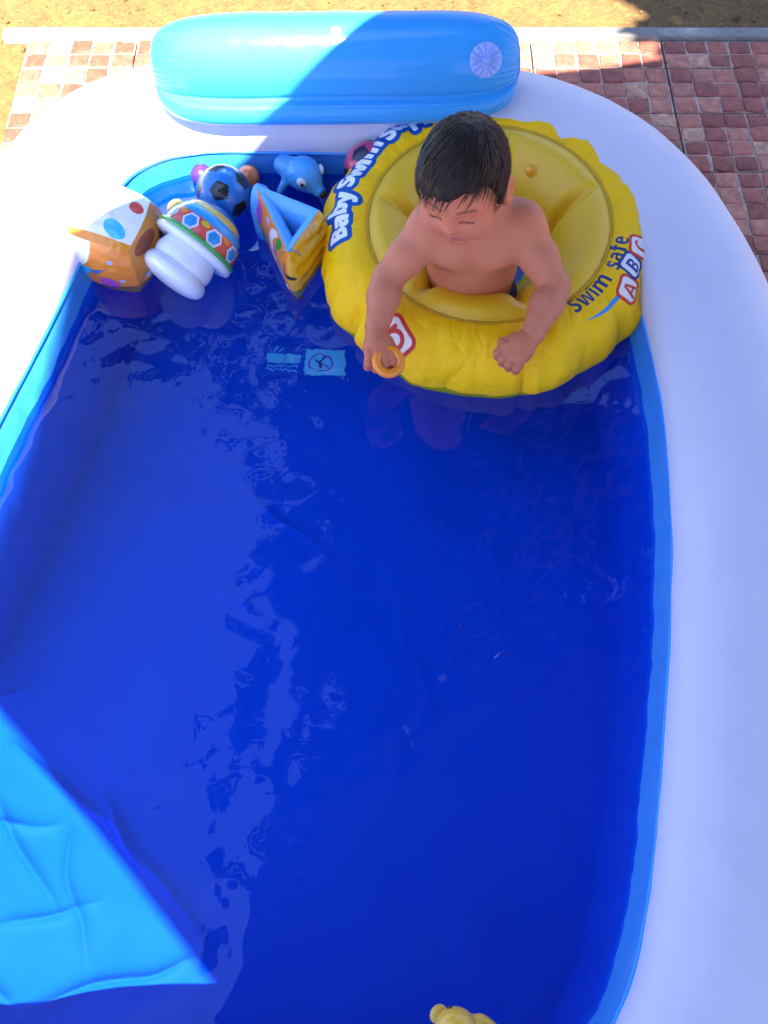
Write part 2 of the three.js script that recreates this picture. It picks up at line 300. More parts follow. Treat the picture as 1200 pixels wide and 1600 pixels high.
// backrest: two-chamber cushion standing on the far rim
{
  const sec = loop2([[0.0, -0.004], [-0.020, 0.018], [-0.014, 0.042], [0.004, 0.053], [0.0, 0.066], [0.008, 0.10], [0.030, 0.134], [0.062, 0.158], [0.092, 0.16], [0.12, 0.144], [0.134, 0.11], [0.128, 0.075], [0.112, 0.052], [0.124, 0.03], [0.116, 0.004], [0.08, -0.014], [0.03, -0.014]]);
  const X0 = -0.428, X1 = 0.25, BZ = -1.509, BY = 0.457;
  const cx = 0.058, cy = 0.075;
  const cush = (u, v) => {
    const k = Math.abs(2 * v - 1), s = Math.pow(Math.max(0, 1 - Math.pow(k, 7)), 0.5), q = sec(u);
    const edge = sstep(k, 0.8, 1.0), a = Math.atan2(q.y - cy, q.x - cx);
    const puck = 1 + edge * 0.035 * Math.sin(a * 26 + 3 * noise(v * 9, a)) + 0.012 * fbm(v * 7, q.y * 12, q.x * 12);
    const sd = lerp(0.16, 1, s) * puck, sh = lerp(0.34, 1, s) * puck;
    return V(lerp(X0, X1, v), BY + cy + (q.y - cy) * sh, BZ - (cx + (q.x - cx) * sd) - 0.012 * (v - 0.5));
  };
  const g = surf(120, 140, cush, true);
  const b = part('backrest', g, cushionVinyl, pool, 'blue two-chamber inflatable backrest on the far rim');
  for (const v of [0, 1]) { // flat end welds
    const e = surf(60, 2, (u, w) => { const p = cush(u, v === 0 ? 0.0004 : 0.9996), c = V(v ? X1 : X0, BY + cy, BZ - cx); return c.lerp(p, 0.02 + 0.98 * w).add(V((v ? 1 : -1) * 0.004 * (1 - w), 0, 0)); }, v === 0);
    part('end_weld', e, cushionVinyl, b);
  }
  const at = (u, v) => { const e = 1e-3, p = cush(u, v), n = cush(u + e, v).sub(cush(u - e, v)).cross(cush(u, v + e).sub(cush(u, v - e))).negate().normalize(); return { p, n }; };
  const put = (m, { p, n }, lift) => { m.position.copy(p).addScaledVector(n, lift); m.quaternion.setFromUnitVectors(V(0, 1, 0), n); };
  // round inflation valve with pleated base
  const valve = surf(96, 8, (u, v) => { const a = u * 6.2832, r = 0.007 + 0.023 * v; return V(r * Math.cos(a), 0.004 * (1 - v * v) + 0.0016 * Math.cos(a * 13) * Math.sin(v * 3.1), r * Math.sin(a)); }, true);
  const vm = part('valve', valve, clearVinyl, b, 'round pleated clear valve'); put(vm, at(0.325, 0.902), 0.0015);
  const cap = part('valve_cap', new THREE.LatheGeometry([[0, 0.008], [0.005, 0.008], [0.0068, 0.006], [0.0072, 0]].map(([x, y]) => new THREE.Vector2(x, y)).reverse(), 24), clearVinyl, vm); cap.position.y = 0.003;
  const dot = part('drain_plug', new THREE.LatheGeometry([[0, 0.003], [0.005, 0.0028], [0.008, 0.002], [0.0092, 0]].map(([x, y]) => new THREE.Vector2(x, y)).reverse(), 24), clearVinyl, b, 'small clear round plug'); put(dot, at(0.395, 0.505), 0.0005);
}
// water: a rippled sheet reaching the lining
{
  const poly = poolPoly(-0.004, 260), NX = 200, NZ = 250, x0 = -0.84, x1 = 0.52, z0 = -1.54, z1 = 0.24, pos = [], idx = [];
  const wave = (x, z) => 0.0022 * noise(x * 7 + 3, z * 6) + 0.0011 * noise(x * 15 + z * 6, z * 17 - x * 5, 4) + 0.0004 * noise(x * 38, z * 34, 9);
  for (let j = 0; j <= NZ; j++) for (let i = 0; i <= NX; i++) { const x = lerp(x0, x1, i / NX), z = lerp(z0, z1, j / NZ); pos.push(x, WATER + wave(x, z), z); }
  for (let j = 0; j < NZ; j++) for (let i = 0; i < NX; i++) {
    if (!inside(lerp(x0, x1, (i + 0.5) / NX), lerp(z0, z1, (j + 0.5) / NZ), poly)) continue;
    const a = j * (NX + 1) + i, b = a + 1, c = a + NX + 1, d = c + 1; idx.push(a, c, b, b, c, d);
  }
  const g = new THREE.BufferGeometry(); g.setAttribute('position', new THREE.Float32BufferAttribute(pos, 3)); g.setIndex(idx); g.computeVertexNormals();
  single('water', g, phys(0.66, 0.9, 1.0, 0.0, { transmission: 1, thickness: 0, ior: 1.42 }), 'clear water filling the blue pool', 'water', [0, 0, 0], null, 'structure');
}
// ------------------------------------------------------------------ what shades the pool: a made-up shade sail, plus trees, above and behind the frame
{
  // sail added for its shade outline; corners: x, height, z, and cord ends
  const K = [[-0.465, 2.22, -0.345], [0.39, 2.22, -1.105], [2.35, 2.24, -1.5], [2.35, 2.2, 1.95], [0.57, 2.2, 1.83], [-0.60, 2.22, 0.53]];
  const p = thing('added_shade_sail', 'added dark grey shade sail out of view, outlined to cast the shade over the pool', 'shade sail');
  const cloth = phys(0.045, 0.06, 0.07, 1, { transmission: 0.05, thickness: 0, specularIntensity: 0.3 });
  const mid = V(1.0, 2.24, 0.2);
  const rim = (u) => { const k = (((u % 1) + 1) % 1) * 6, i = Math.floor(k) % 6, f = k - Math.floor(k), A = V(...K[i]), B = V(...K[(i + 1) % 6]); const q = A.lerp(B, f); return q.lerp(mid, 0.014 * Math.sin(Math.PI * f)); };
  part('cloth', surf(200, 16, (u, v) => { const q = rim(u).lerp(mid, 1 - v); q.y -= 0.06 * (1 - v * v); return q; }, false), cloth, p);
  part('hem', new THREE.TubeGeometry(new THREE.CatmullRomCurve3(Array.from({ length: 100 }, (_, i) => rim(i / 100)), true), 200, 0.006, 6, true), std(0.04, 0.05, 0.06, 0.8), p);
  const cord = std(0.08, 0.08, 0.08, 0.8), steel = std(0.12, 0.12, 0.12, 0.6);
  const ends = [[-3.4, 2.35, -1.6], [0.30, 4.9, -2.6], [2.38, 2.75, -3.95], [3.6, 2.3, 3.2], [0.3, 2.3, 3.6], [-3.0, 2.35, 1.6]];
  K.forEach((c, i) => {
    part('corner_ring', new THREE.TorusGeometry(0.022, 0.004, 8, 24).translate(...c), steel, p);
    part('cord', new THREE.TubeGeometry(new THREE.LineCurve3(V(...c), V(...ends[i])), 4, 0.003, 6), cord, p);
    if (i === 0 || i > 2) part('post', new THREE.CylinderGeometry(0.03, 0.035, 2.5, 16).translate(ends[i][0], 1.22, ends[i][2]), std(0.25, 0.16, 0.09, 0.7), p);
  });
}
const bark = std(0.10, 0.07, 0.045, 0.95);
const leafMat = phys(1, 1, 1, 0.85, { specularIntensity: 0.15, vertexColors: true, transmission: 0.12, thickness: 0 });
function leafCrown(lobes, count, size) {
  const pos = [], nor = [], col = [], idx = []; const total = lobes.reduce((s, l) => s + l[3] * l[5], 0);
  for (const [cx, cy, cz, rx, ry, rz] of lobes) {
    const n = Math.round(count * rx * rz / total * (cy < 3.6 ? 2.2 : 1));
    for (let i = 0; i < n; i++) {
      const d = V(rr(-1, 1), rr(-1, 1), rr(-1, 1)); if (d.lengthSq() > 1) { i--; continue; }
      const k = 0.75 + 0.45 * noise(d.x * 2.3 + cx, d.y * 2.3, d.z * 2.3 + cz);
      d.normalize().multiplyScalar(Math.pow(rnd(), 0.4) * k * 1.15);
      const c = V(cx + d.x * rx, cy + d.y * ry, cz + d.z * rz), s = size * rr(0.6, 1.3);
      const q = new THREE.Quaternion().setFromEuler(new THREE.Euler(rr(-0.9, 0.9), rr(0, 6.28), rr(-0.9, 0.9)));
      const b = pos.length / 3, nn = V(0, 1, 0).applyQuaternion(q), sh = rr(0.6, 1.3), yel = rr(0.8, 1.3);
      for (const [x, y, z] of [[-0.5, 0, 0], [0, 0.06, 0.24], [0.5, 0, 0], [0, 0.06, -0.24]]) {
        const v = V(x * s, y * s, z * s).applyQuaternion(q).add(c); pos.push(v.x, v.y, v.z); nor.push(nn.x, nn.y, nn.z); col.push(0.045 * sh * yel, 0.085 * sh, 0.022 * sh);
      }
      idx.push(b, b + 1, b + 2, b, b + 2, b + 3);
    }
  }
  const g = new THREE.BufferGeometry(); g.setAttribute('position', new THREE.Float32BufferAttribute(pos, 3)); g.setAttribute('normal', new THREE.Float32BufferAttribute(nor, 3)); g.setAttribute('color', new THREE.Float32BufferAttribute(col, 3)); g.setIndex(idx); return g;
}
function tree(label, base, fork, lobes, count, size, r0) {
  const t = thing('tree', label, 'tree', [0, 0, 0], 'trees behind the paved yard');
  const limb = (a, b, ra, rb) => {
    const mid = a.clone().lerp(b, 0.5).add(V(rr(-0.15, 0.15), rr(0, 0.25), rr(-0.15, 0.15))), c = new THREE.CatmullRomCurve3([a, mid, b]);
    return surf(10, 12, (u, v) => { const q = c.getPoint(v), w = u * 6.2832, r = lerp(ra, rb, v) * (1 + 0.12 * noise(Math.cos(w) * 2, Math.sin(w) * 2, v * 6)); return V(q.x + r * Math.cos(w), q.y, q.z + r * Math.sin(w)); }, false);
  };
  part('trunk', limb(V(...base), V(...fork), r0, r0 * 0.7), bark, t);
  for (const l of lobes) part('branch', limb(V(...fork), V(l[0], l[1], l[2]), r0 * 0.5, r0 * 0.12), bark, t);
  part('crown', leafCrown(lobes, count, size), leafMat, t);
}
tree('broad leafy tree whose boughs overhang the far right of the paving', [2.5, -0.05, -4.4], [2.35, 2.9, -4.0], [[1.72, 3.2, -0.82, 0.85, 0.3, 0.32], [1.36, 3.5, -1.25, 1.0, 0.35, 0.5], [2.3, 3.6, -1.6, 1.1, 0.5, 0.8], [0.15, 6.4, -1.75, 1.5, 0.7, 1.0], [0.3, 6.6, -3.4, 1.65, 0.8, 1.2], [0.1, 6.3, -5.0, 1.6, 0.8, 1.0], [2.4, 6.5, -2.2, 1.5, 0.8, 1.2], [2.6, 6.6, -4.4, 1.6, 0.9, 1.3]], 42000, 0.17, 0.19);
tree('tall leafy tree standing far behind the blue backrest on the left', [-2.2, -0.05, -6.2], [-2.1, 2.4, -6.1], [[-2.2, 4.9, -6.1, 2.0, 1.6, 1.2], [-4.0, 4.3, -6.2, 1.6, 1.7, 1.2], [-0.9, 4.2, -6.3, 1.4, 1.6, 1.1], [-2.5, 3.0, -6.0, 2.2, 0.9, 1.1]], 16000, 0.18, 0.17);

// ------------------------------------------------------------------ swim ring
const ringPos = V(0.192, 0.374, -1.282);
const ring = thing('swim_ring', 'yellow cloth-covered baby swim ring floating by the far right rim', 'swim ring', [ringPos.x, ringPos.y, ringPos.z]);
ring.rotation.set(0.05, 0, 0.05);
const YEL = '#ffc400';
{
  const coverMap = canvasTex(2048, 512, (c, w, h) => {
    c.fillStyle = YEL; c.fillRect(0, 0, w, h);
    for (let i = 0; i < 5000; i++) { c.fillStyle = rnd() < 0.5 ? 'rgba(255,225,60,0.10)' : 'rgba(200,150,0,0.10)'; c.fillRect(rnd() * w, rnd() * h, rr(2, 30), rr(1, 3)); }
    const R = 0.275, U = (deg) => (((deg % 360) + 360) % 360) / 360 * w, pxm = w / (2 * Math.PI * R), vy = (m) => h - m * h / 0.36; // m: metres out from the crease along the cloth
    const sy = (h / 0.36) / pxm;
    // Baby Swim Support
    c.save(); c.translate(U(172), vy(0.062)); c.scale(1, sy);
    c.font = 'bold 60px sans-serif'; c.textBaseline = 'middle'; c.lineJoin = 'round';
    let x = 0; const word = 'Baby Swim Support'; const bounce = [0, 3, -2, 4, 0, -3, 2, 4, -1, 0, 3, -3, 2, -2, 4, 0, 1];
    const adv = [...word].map((ch) => c.measureText(ch).width * 0.93);
    for (const pass of [0, 1]) { x = 0; [...word].forEach((ch, i) => { if (pass === 0) { c.strokeStyle = '#12509a'; c.lineWidth = 26; c.strokeText(ch, x, bounce[i]); } else { c.strokeStyle = '#f6f4ee'; c.lineWidth = 4; c.strokeText(ch, x, bounce[i]); c.fillStyle = '#f6f4ee'; c.fillText(ch, x, bounce[i]); } x += adv[i]; }); }
    c.restore();
    // Swim safe, reading the other way round, with its swoosh and letter blocks
    c.save(); c.translate(U(57), vy(0.022)); c.scale(1, sy); c.rotate(Math.PI);
    c.font = 'bold 50px sans-serif'; c.textBaseline = 'middle'; c.fillStyle = '#25407a'; c.fillText('Swim', 0, 0); c.fillText('safe', 150, 0); c.font = 'bold 20px sans-serif'; c.fillText('TM', 262, -26);
    c.fillStyle = '#2f8fd8'; c.beginPath(); c.moveTo(10, 40); c.quadraticCurveTo(110, 52, 175, 28); c.quadraticCurveTo(110, 72, 10, 40); c.fill();
    const block = (bx, by, rot, ch, fill, edge, ink) => { c.save(); c.translate(bx, by); c.rotate(rot); c.fillStyle = fill; c.strokeStyle = edge; c.lineWidth = 6; c.beginPath(); c.roundRect(-24, -24, 48, 48, 11); c.fill(); c.stroke(); c.font = 'bold 44px sans-serif'; c.textAlign = 'center'; c.fillStyle = ink; c.fillText(ch, 0, 3); c.restore(); };
    block(134, 56, -0.25, 'A', '#f0e4d8', '#d2452c', '#d2452c'); block(186, 38, 0.15, 'B', '#e8e2da', '#25407a', '#25407a'); block(238, 44, -0.1, 'C', '#f0e4d8', '#d2452c', '#d2452c');
    c.restore();
    c.save(); c.translate(U(127), vy(0.085)); c.scale(1, sy); c.rotate(0.5); c.fillStyle = '#f2eadf'; c.strokeStyle = '#cf3a36'; c.lineWidth = 8; c.beginPath(); c.roundRect(-38, -38, 76, 76, 16); c.fill(); c.stroke();
    c.lineWidth = 9; c.beginPath(); c.ellipse(-4, 2, 17, 20, 0, 0, 7); c.stroke(); c.beginPath(); c.moveTo(14, -18); c.lineTo(16, 24); c.stroke(); c.restore();
  });
  const yellow = (rough, extra) => phys(1, 1, 1, rough, extra);
  const weave = dataTex(1024, 256, (u, v) => { // crumpled cloth: creases that meet at odd angles, over a fine weave
    const ca = Math.cos(u * 6.2832), sa = Math.sin(u * 6.2832), wx = 0.5 * noise(ca * 5, sa * 5, v * 4), r = (f, o) => 1 - Math.abs(noise(ca * f + wx, sa * f - wx, v * f * 0.75 + o)) * 2.2;
    const n = 105 + 70 * Math.max(0, r(4.5, 1)) ** 3 + 45 * Math.max(0, r(10, 7)) ** 3 + 18 * noise(ca * 30, sa * 30, v * 22) + (rnd() - 0.5) * 6; return [n, n, n];
  }, false);
  const cp = new THREE.CatmullRomCurve3([[0.218, 0.062], [0.226, 0.071], [0.25, 0.074], [0.275, 0.066], [0.298, 0.044], [0.312, 0.014], [0.312, -0.016], [0.296, -0.046], [0.26, -0.068], [0.215, -0.078], [0.17, -0.078], [0.13, -0.07]].map(([x, y]) => V(x, y, 0)));
  const ridge = (x) => 1 - Math.abs(2 * (x - Math.floor(x)) - 1);
  const cover = (u, v) => {
    const a = u * 2 * Math.PI, q = cp.getPointAt(clamp(v, 0, 1)), ca = Math.cos(a), sa = Math.sin(a);
    const edge = Math.exp(-Math.pow((v - 0.36) / 0.16, 2)), top = Math.exp(-Math.pow((v - 0.14) / 0.12, 2));
    const pl = fbm(ca * 2.6, sa * 2.6, v * 2.0), pl2 = noise(ca * 7.5, sa * 7.5, v * 3), pl3 = noise(ca * 15, sa * 15, v * 6 + 5);
    let tuck = 0; for (const [t0, w] of [[0.225, 0.012], [0.118, 0.014], [0.4, 0.012], [0.92, 0.02], [0.86, 0.015]]) { const d = (((u % 1) + 1) % 1 - t0 - 0.01 * (v - 0.3)) / w; if (d > -1 && d < 3) tuck = Math.max(tuck, d < 0 ? 1 + d : Math.exp(-d * 1.6)); }
    const fold = Math.pow(ridge(9 * u + 0.35 * pl), 3);
    const r = q.x + edge * (0.010 * pl + 0.006 * pl2 + 0.0025 * pl3 - 0.007 * fold - 0.016 * tuck), y = q.y + top * (0.005 * pl + 0.003 * pl2 + 0.0016 * pl3 - 0.006 * tuck) - edge * (0.005 * fold + 0.01 * tuck);
    return V(r * ca * 1.0, y + edge * 0.003 * pl2, r * sa * 1.04);
  };
  part('cloth_cover', surf(420, 60, cover, true, (u, v) => [u, v]), yellow(0.55, { map: coverMap, bumpMap: weave, bumpScale: 0.005, specularIntensity: 0.5 }), ring, 'yellow printed cloth cover of the swim ring');
  // smooth inner chambers, pinched between one another
  const ip = new THREE.CatmullRomCurve3([[0.222, 0.06], [0.214, 0.068], [0.195, 0.076], [0.168, 0.07], [0.14, 0.046], [0.122, 0.012], [0.116, -0.03], [0.122, -0.064], [0.14, -0.08]].map(([x, y]) => V(x, y, 0)));
  const joints = [0.545, 0.79, 0.955, 0.205, 0.36];
  const inner = (u, v) => {
    const a = u * 2 * Math.PI, q = ip.getPointAt(clamp(v, 0, 1)); let pinch = 0;
    for (const j of joints) { let d = Math.abs(u - j); d = Math.min(d, Math.abs(d - 1)); pinch = Math.max(pinch, Math.exp(-Math.pow(d / 0.011, 2)) + 0.35 * Math.exp(-Math.pow(d / 0.035, 2))); }
    const mid = Math.sin(Math.PI * clamp(v, 0, 1)), n = fbm(Math.cos(a) * 5, Math.sin(a) * 5, v * 3);
    const r = q.x + pinch * 0.014 * mid + 0.002 * n * mid, y = q.y - pinch * 0.012 * mid + 0.002 * n * mid;
    return V(r * Math.cos(a), y, r * Math.sin(a) * 1.04);
  };
  part('inner_tube', surf(300, 40, inner, false), phys(0.92, 0.54, 0.004, 0.5, { clearcoat: 0.2, clearcoatRoughness: 0.3, transmission: 0.12, thickness: 0 }), ring, 'smooth yellow inner tube pinched into chambers');
  const seat = surf(80, 16, (u, v) => { const a = u * 6.2832, b = v * 6.2832; const r = 0.112 + 0.036 * Math.cos(b); return V(r * Math.cos(a), -0.052 + 0.028 * Math.sin(b), r * Math.sin(a) * 1.04); }, true);
  part('seat_ring', seat, phys(0.68, 0.46, 0.008, 0.5, { clearcoat: 0.3, clearcoatRoughness: 0.3 }), ring, 'lower yellow seat ring inside the hole');
  const seam = surf(220, 8, (u, v) => { const a = u * 6.2832, b = v * 6.2832, r = 0.219 + 0.003 * Math.cos(b); return V(r * Math.cos(a), 0.0655 + 0.0025 * Math.sin(b) + 0.002 * noise(Math.cos(a) * 14, Math.sin(a) * 14), r * Math.sin(a) * 1.04); }, true);
  part('seam', seam, phys(0.6, 0.36, 0.005, 0.5, {}), ring);
  const vm = part('valve', new THREE.LatheGeometry([[0.0, 0.016], [0.004, 0.016], [0.0062, 0.0135], [0.0062, 0.008], [0.010, 0.006], [0.0115, 0.0]].map(([x, y]) => new THREE.Vector2(x, y)).reverse(), 24), phys(0.9, 0.42, 0.02, 0.4, { clearcoat: 0.4 }), ring, 'small orange valve on the inner tube');
  vm.position.set(0.085, 0.052, -0.125); vm.quaternion.setFromUnitVectors(V(0, 1, 0), V(-0.35, 0.8, 0.5).normalize());
}

// ------------------------------------------------------------------ the baby
const smin = (a, b, k) => { const h = Math.max(k - Math.abs(a - b), 0) / k; return Math.min(a, b) - h * h * k * 0.25; };
const smax = (a, b, k) => -smin(-a, -b, k);
const sph = (p, c, r) => Math.hypot(p.x - c[0], p.y - c[1], p.z - c[2]) - r;
const ell = (p, c, r) => { const x = (p.x - c[0]) / r[0], y = (p.y - c[1]) / r[1], z = (p.z - c[2]) / r[2], k0 = Math.hypot(x, y, z), k1 = Math.hypot(x / r[0], y / r[1], z / r[2]); return k1 < 1e-9 ? -Math.min(...r) : k0 * (k0 - 1) / k1; };
const cap = (p, a, b, ra, rb) => { const bx = b[0] - a[0], by = b[1] - a[1], bz = b[2] - a[2], px = p.x - a[0], py = p.y - a[1], pz = p.z - a[2]; const t = clamp((px * bx + py * by + pz * bz) / (bx * bx + by * by + bz * bz), 0, 1); return Math.hypot(px - bx * t, py - by * t, pz - bz * t) - lerp(ra, rb, t); };
function meshField(f, center, half, n, toWorld) { // the zero level of f, as smooth indexed geometry
  const mc = new MarchingCubes(n, new THREE.MeshBasicMaterial(), false, false, 400000); mc.isolation = 0;
  const p = V(0, 0, 0), h2 = n / 2;
  for (let z = 0; z < n; z++) for (let y = 0; y < n; y++) for (let x = 0; x < n; x++) { p.set(center[0] + (x - h2) / h2 * half, center[1] + (y - h2) / h2 * half, center[2] + (z - h2) / h2 * half); mc.field[x + y * n + z * n * n] = -f(p); }
  mc.update();
  const cnt = mc.count, pos = new Float32Array(cnt * 3);
  for (let i = 0; i < cnt; i++) for (let c = 0; c < 3; c++) pos[i * 3 + c] = center[c] + mc.positionArray[i * 3 + c] * half;
  let g = new THREE.BufferGeometry(); g.setAttribute('position', new THREE.BufferAttribute(pos, 3)); g = mergeVertices(g, 1e-5);
  const P = g.attributes.position, N = new Float32Array(P.count * 3), e = 0.0008, q = V(0, 0, 0);
  for (let i = 0; i < P.count; i++) {
    const x = P.getX(i), y = P.getY(i), z = P.getZ(i);
    const n3 = V(f(q.set(x + e, y, z)) - f(q.set(x - e, y, z)), f(q.set(x, y + e, z)) - f(q.set(x, y - e, z)), f(q.set(x, y, z + e)) - f(q.set(x, y, z - e))).normalize();
    N[i * 3] = n3.x; N[i * 3 + 1] = n3.y; N[i * 3 + 2] = n3.z;
  }
  g.setAttribute('normal', new THREE.BufferAttribute(N, 3));
  // faces wound to agree with the normals
  const I = g.index.array; const a = V(), b = V(), c = V(); let agree = 0;
  for (let i = 0; i < I.length; i += 300) { a.fromBufferAttribute(P, I[i]); b.fromBufferAttribute(P, I[i + 1]); c.fromBufferAttribute(P, I[i + 2]); const nn = b.sub(a).cross(c.sub(a)); agree += Math.sign(nn.x * N[I[i] * 3] + nn.y * N[I[i] * 3 + 1] + nn.z * N[I[i] * 3 + 2]); }
  if (agree < 0) for (let i = 0; i < I.length; i += 3) { const t = I[i + 1]; I[i + 1] = I[i + 2]; I[i + 2] = t; }
  if (toWorld) g.applyMatrix4(toWorld);
  return g;
}
function paint(g, fn) { const P = g.attributes.position, C = new Float32Array(P.count * 3), p = V(); for (let i = 0; i < P.count; i++) { const c = fn(p.fromBufferAttribute(P, i)); C.set(c, i * 3); } g.setAttribute('color', new THREE.BufferAttribute(C, 3)); return g; }
{
  const baby = thing('person', 'dark-haired baby sitting in the yellow swim ring, both hands on its cover', 'person');
  const J = { head: [0.120, 0.660, -1.138], neck: [0.148, 0.59, -1.165], chest: [0.150, 0.515, -1.165], belly: [0.155, 0.42, -1.185], hip: [0.158, 0.33, -1.2],
    sL: [0.078, 0.553, -1.148], eL: [0.006, 0.492, -1.092], wL: [-0.012, 0.462, -1.012], sR: [0.226, 0.552, -1.155], eR: [0.283, 0.488, -1.078], wR: [0.243, 0.463, -0.998] };
  const body = (p) => {
    let d = ell(p, J.chest, [0.078, 0.082, 0.062]);
    d = smin(d, cap(p, J.sL, J.sR, 0.034, 0.034), 0.05);
    d = smin(d, ell(p, J.belly, [0.080, 0.085, 0.072]), 0.05);
    d = smin(d, ell(p, J.hip, [0.082, 0.06, 0.07]), 0.04);
    d = smin(d, cap(p, J.neck, [J.head[0] + 0.006, J.head[1] - 0.03, J.head[2] - 0.01], 0.038, 0.036), 0.03);
    d = smin(d, cap(p, [0.12, 0.32, -1.19], [0.115, 0.25, -1.2], 0.044, 0.036), 0.02); d = smin(d, cap(p, [0.115, 0.25, -1.2], [0.12, 0.18, -1.23], 0.034, 0.024), 0.015);
    d = smin(d, cap(p, [0.195, 0.32, -1.19], [0.2, 0.25, -1.2], 0.044, 0.036), 0.02); d = smin(d, cap(p, [0.2, 0.25, -1.2], [0.195, 0.18, -1.23], 0.034, 0.024), 0.015);
    for (const [s, e, w] of [[J.sL, J.eL, J.wL], [J.sR, J.eR, J.wR]]) {
      const m = [0, 1, 2].map((i) => lerp(s[i], e[i], 0.55)), m2 = [0, 1, 2].map((i) => lerp(e[i], w[i], 0.35));
      let a = cap(p, s, m, 0.034, 0.031); a = smin(a, cap(p, m, e, 0.031, 0.0255), 0.01); a = smin(a, cap(p, e, m2, 0.026, 0.0275), 0.008); a = smin(a, cap(p, m2, w, 0.0275, 0.0195), 0.01);
      d = smin(d, a, 0.022);
    }
    for (const s of [-1, 1]) d = smin(d, sph(p, [0.148 + s * 0.036, 0.523, -1.118], 0.022), 0.03); // soft chest
    return d;
  };
  // hands: x across the knuckles, y out of the back of the hand, z from wrist to knuckles; th = side of the thumb
  const hand = (p, th) => {
    let d = ell(p, [0, -0.002, 0.022], [0.026, 0.0165, 0.027]);
    d = smin(d, cap(p, [0, 0, -0.018], [0, -0.001, 0.012], 0.0195, 0.019), 0.012);
    let fingers = 1;
    [[-0.0195, 0.034, 0.0068], [-0.0065, 0.038, 0.0072], [0.0065, 0.0385, 0.0074], [0.0195, 0.035, 0.007]].forEach(([x, z, r], i) => {
      const X = x * th;
      let f = cap(p, [X * 0.92, 0.0045, z - 0.004], [X * 1.05, -0.001, z + 0.0125], r * 1.06, r);
      f = smin(f, cap(p, [X * 1.05, -0.001, z + 0.0125], [X * 1.0, -0.0145, z + 0.0125], r, r * 0.95), 0.003);
      f = smin(f, cap(p, [X * 1.0, -0.0145, z + 0.0125], [X * 0.95, -0.0185, z], r * 0.95, r * 0.85), 0.003);
      fingers = Math.min(fingers, f);
    });
    d = smin(d, fingers, 0.0045);
    let t = cap(p, [0.018 * th, -0.004, 0.008], [0.0285 * th, -0.009, 0.026], 0.0095, 0.008); t = smin(t, cap(p, [0.0285 * th, -0.009, 0.026], [0.018 * th, -0.015, 0.043], 0.008, 0.0068), 0.003);
    return smin(d, t, 0.005);
  };
  const frame = (o, z, up) => { const Z = V(...z).normalize(), X = V(...up).cross(Z).normalize(), Y = Z.clone().cross(X); return new THREE.Matrix4().makeBasis(X, Y, Z).setPosition(...o); };
  const handL = frame([J.wL[0] + 0.001, J.wL[1] - 0.004, J.wL[2] + 0.014], [0.12, -0.22, 1], [0.15, 1, 0.2]);
  const handR = frame([J.wR[0] - 0.009, J.wR[1] - 0.004, J.wR[2] + 0.008], [-0.75, -0.22, 0.75], [-0.1, 1, 0.25]);
  // head: local frame, y up, z towards the face
  const headM = new THREE.Matrix4().compose(V(...J.head), new THREE.Quaternion().setFromEuler(new THREE.Euler(0.10, -0.30, 0.06, 'YXZ')), V(1, 1, 1));
  const cranium = (p) => smin(ell(p, [0, 0.018, -0.012], [0.0625, 0.066, 0.076]), ell(p, [0, 0.0, 0.012], [0.058, 0.06, 0.06]), 0.02);
  const head = (p) => {
    const ax = Math.abs(p.x), m = V(ax, p.y, p.z);
    let d = cranium(p);
    d = smin(d, ell(p, [0, -0.034, 0.026], [0.050, 0.048, 0.044]), 0.02);
    d = smin(d, sph(m, [0.030, -0.036, 0.040], 0.026), 0.016);          // cheeks
    d = smin(d, ell(p, [0, -0.071, 0.044], [0.020, 0.015, 0.018]), 0.016); // chin
    d = smin(d, cap(p, [0, -0.05, 0.0], [0, -0.085, -0.01], 0.04, 0.034), 0.02);
    d = smin(d, cap(m, [0.008, 0.008, 0.062], [0.038, 0.008, 0.048], 0.008, 0.007), 0.014); // brow
    d = smax(d, -ell(m, [0.0245, -0.008, 0.074], [0.015, 0.0095, 0.013]), 0.010); // sockets
    d = smin(d, ell(m, [0.0245, -0.0095, 0.0535], [0.0125, 0.0092, 0.0118]), 0.004); // lowered lids
    d = smax(d, -cap(m, [0.014, -0.0145, 0.0665], [0.035, -0.0135, 0.0605], 0.0009, 0.0009), 0.002); // lid line
    d = smin(d, cap(p, [0, -0.004, 0.064], [0, -0.026, 0.0735], 0.006, 0.0085), 0.009); // nose
    d = smin(d, sph(m, [0.0085, -0.0285, 0.0675], 0.0058), 0.005);
    d = smin(d, cap(m, [0, -0.0475, 0.0685], [0.013, -0.0495, 0.063], 0.0052, 0.003), 0.005); // lips
    d = smin(d, cap(m, [0, -0.0565, 0.067], [0.010, -0.0555, 0.063], 0.0056, 0.003), 0.005);
    d = smax(d, -cap(m, [0, -0.0522, 0.0745], [0.0145, -0.0515, 0.0655], 0.0016, 0.0012), 0.003);
    let e = ell(m, [0.070, -0.008, -0.008], [0.0095, 0.0255, 0.0165]); // ears
    e = smax(e, -ell(m, [0.079, -0.006, -0.003], [0.0075, 0.0165, 0.0095]), 0.004);
    e = smin(e, cap(m, [0.071, -0.029, -0.003], [0.068, -0.033, -0.001], 0.006, 0.005), 0.006);
    return smin(d, e, 0.006);
  };
  const base = [0.58, 0.19, 0.095];
  const tone = (p) => 1 + 0.05 * noise(p.x * 60, p.y * 60, p.z * 60);
  const skinBody = (p) => { const k = tone(p); return [base[0] * k, base[1] * k, base[2] * k]; };
  const gBody = paint(meshField(body, [0.14, 0.385, -1.14], 0.30, 120), (p) => {
    let c = skinBody(p); for (const s of [-1, 1]) { const w = Math.exp(-Math.pow(Math.hypot(p.x - (0.148 + s * 0.045), p.y - 0.505, p.z + 1.095) / 0.011, 4)); c = [lerp(c[0], 0.36, w), lerp(c[1], 0.13, w), lerp(c[2], 0.09, w)]; } return c;
  });
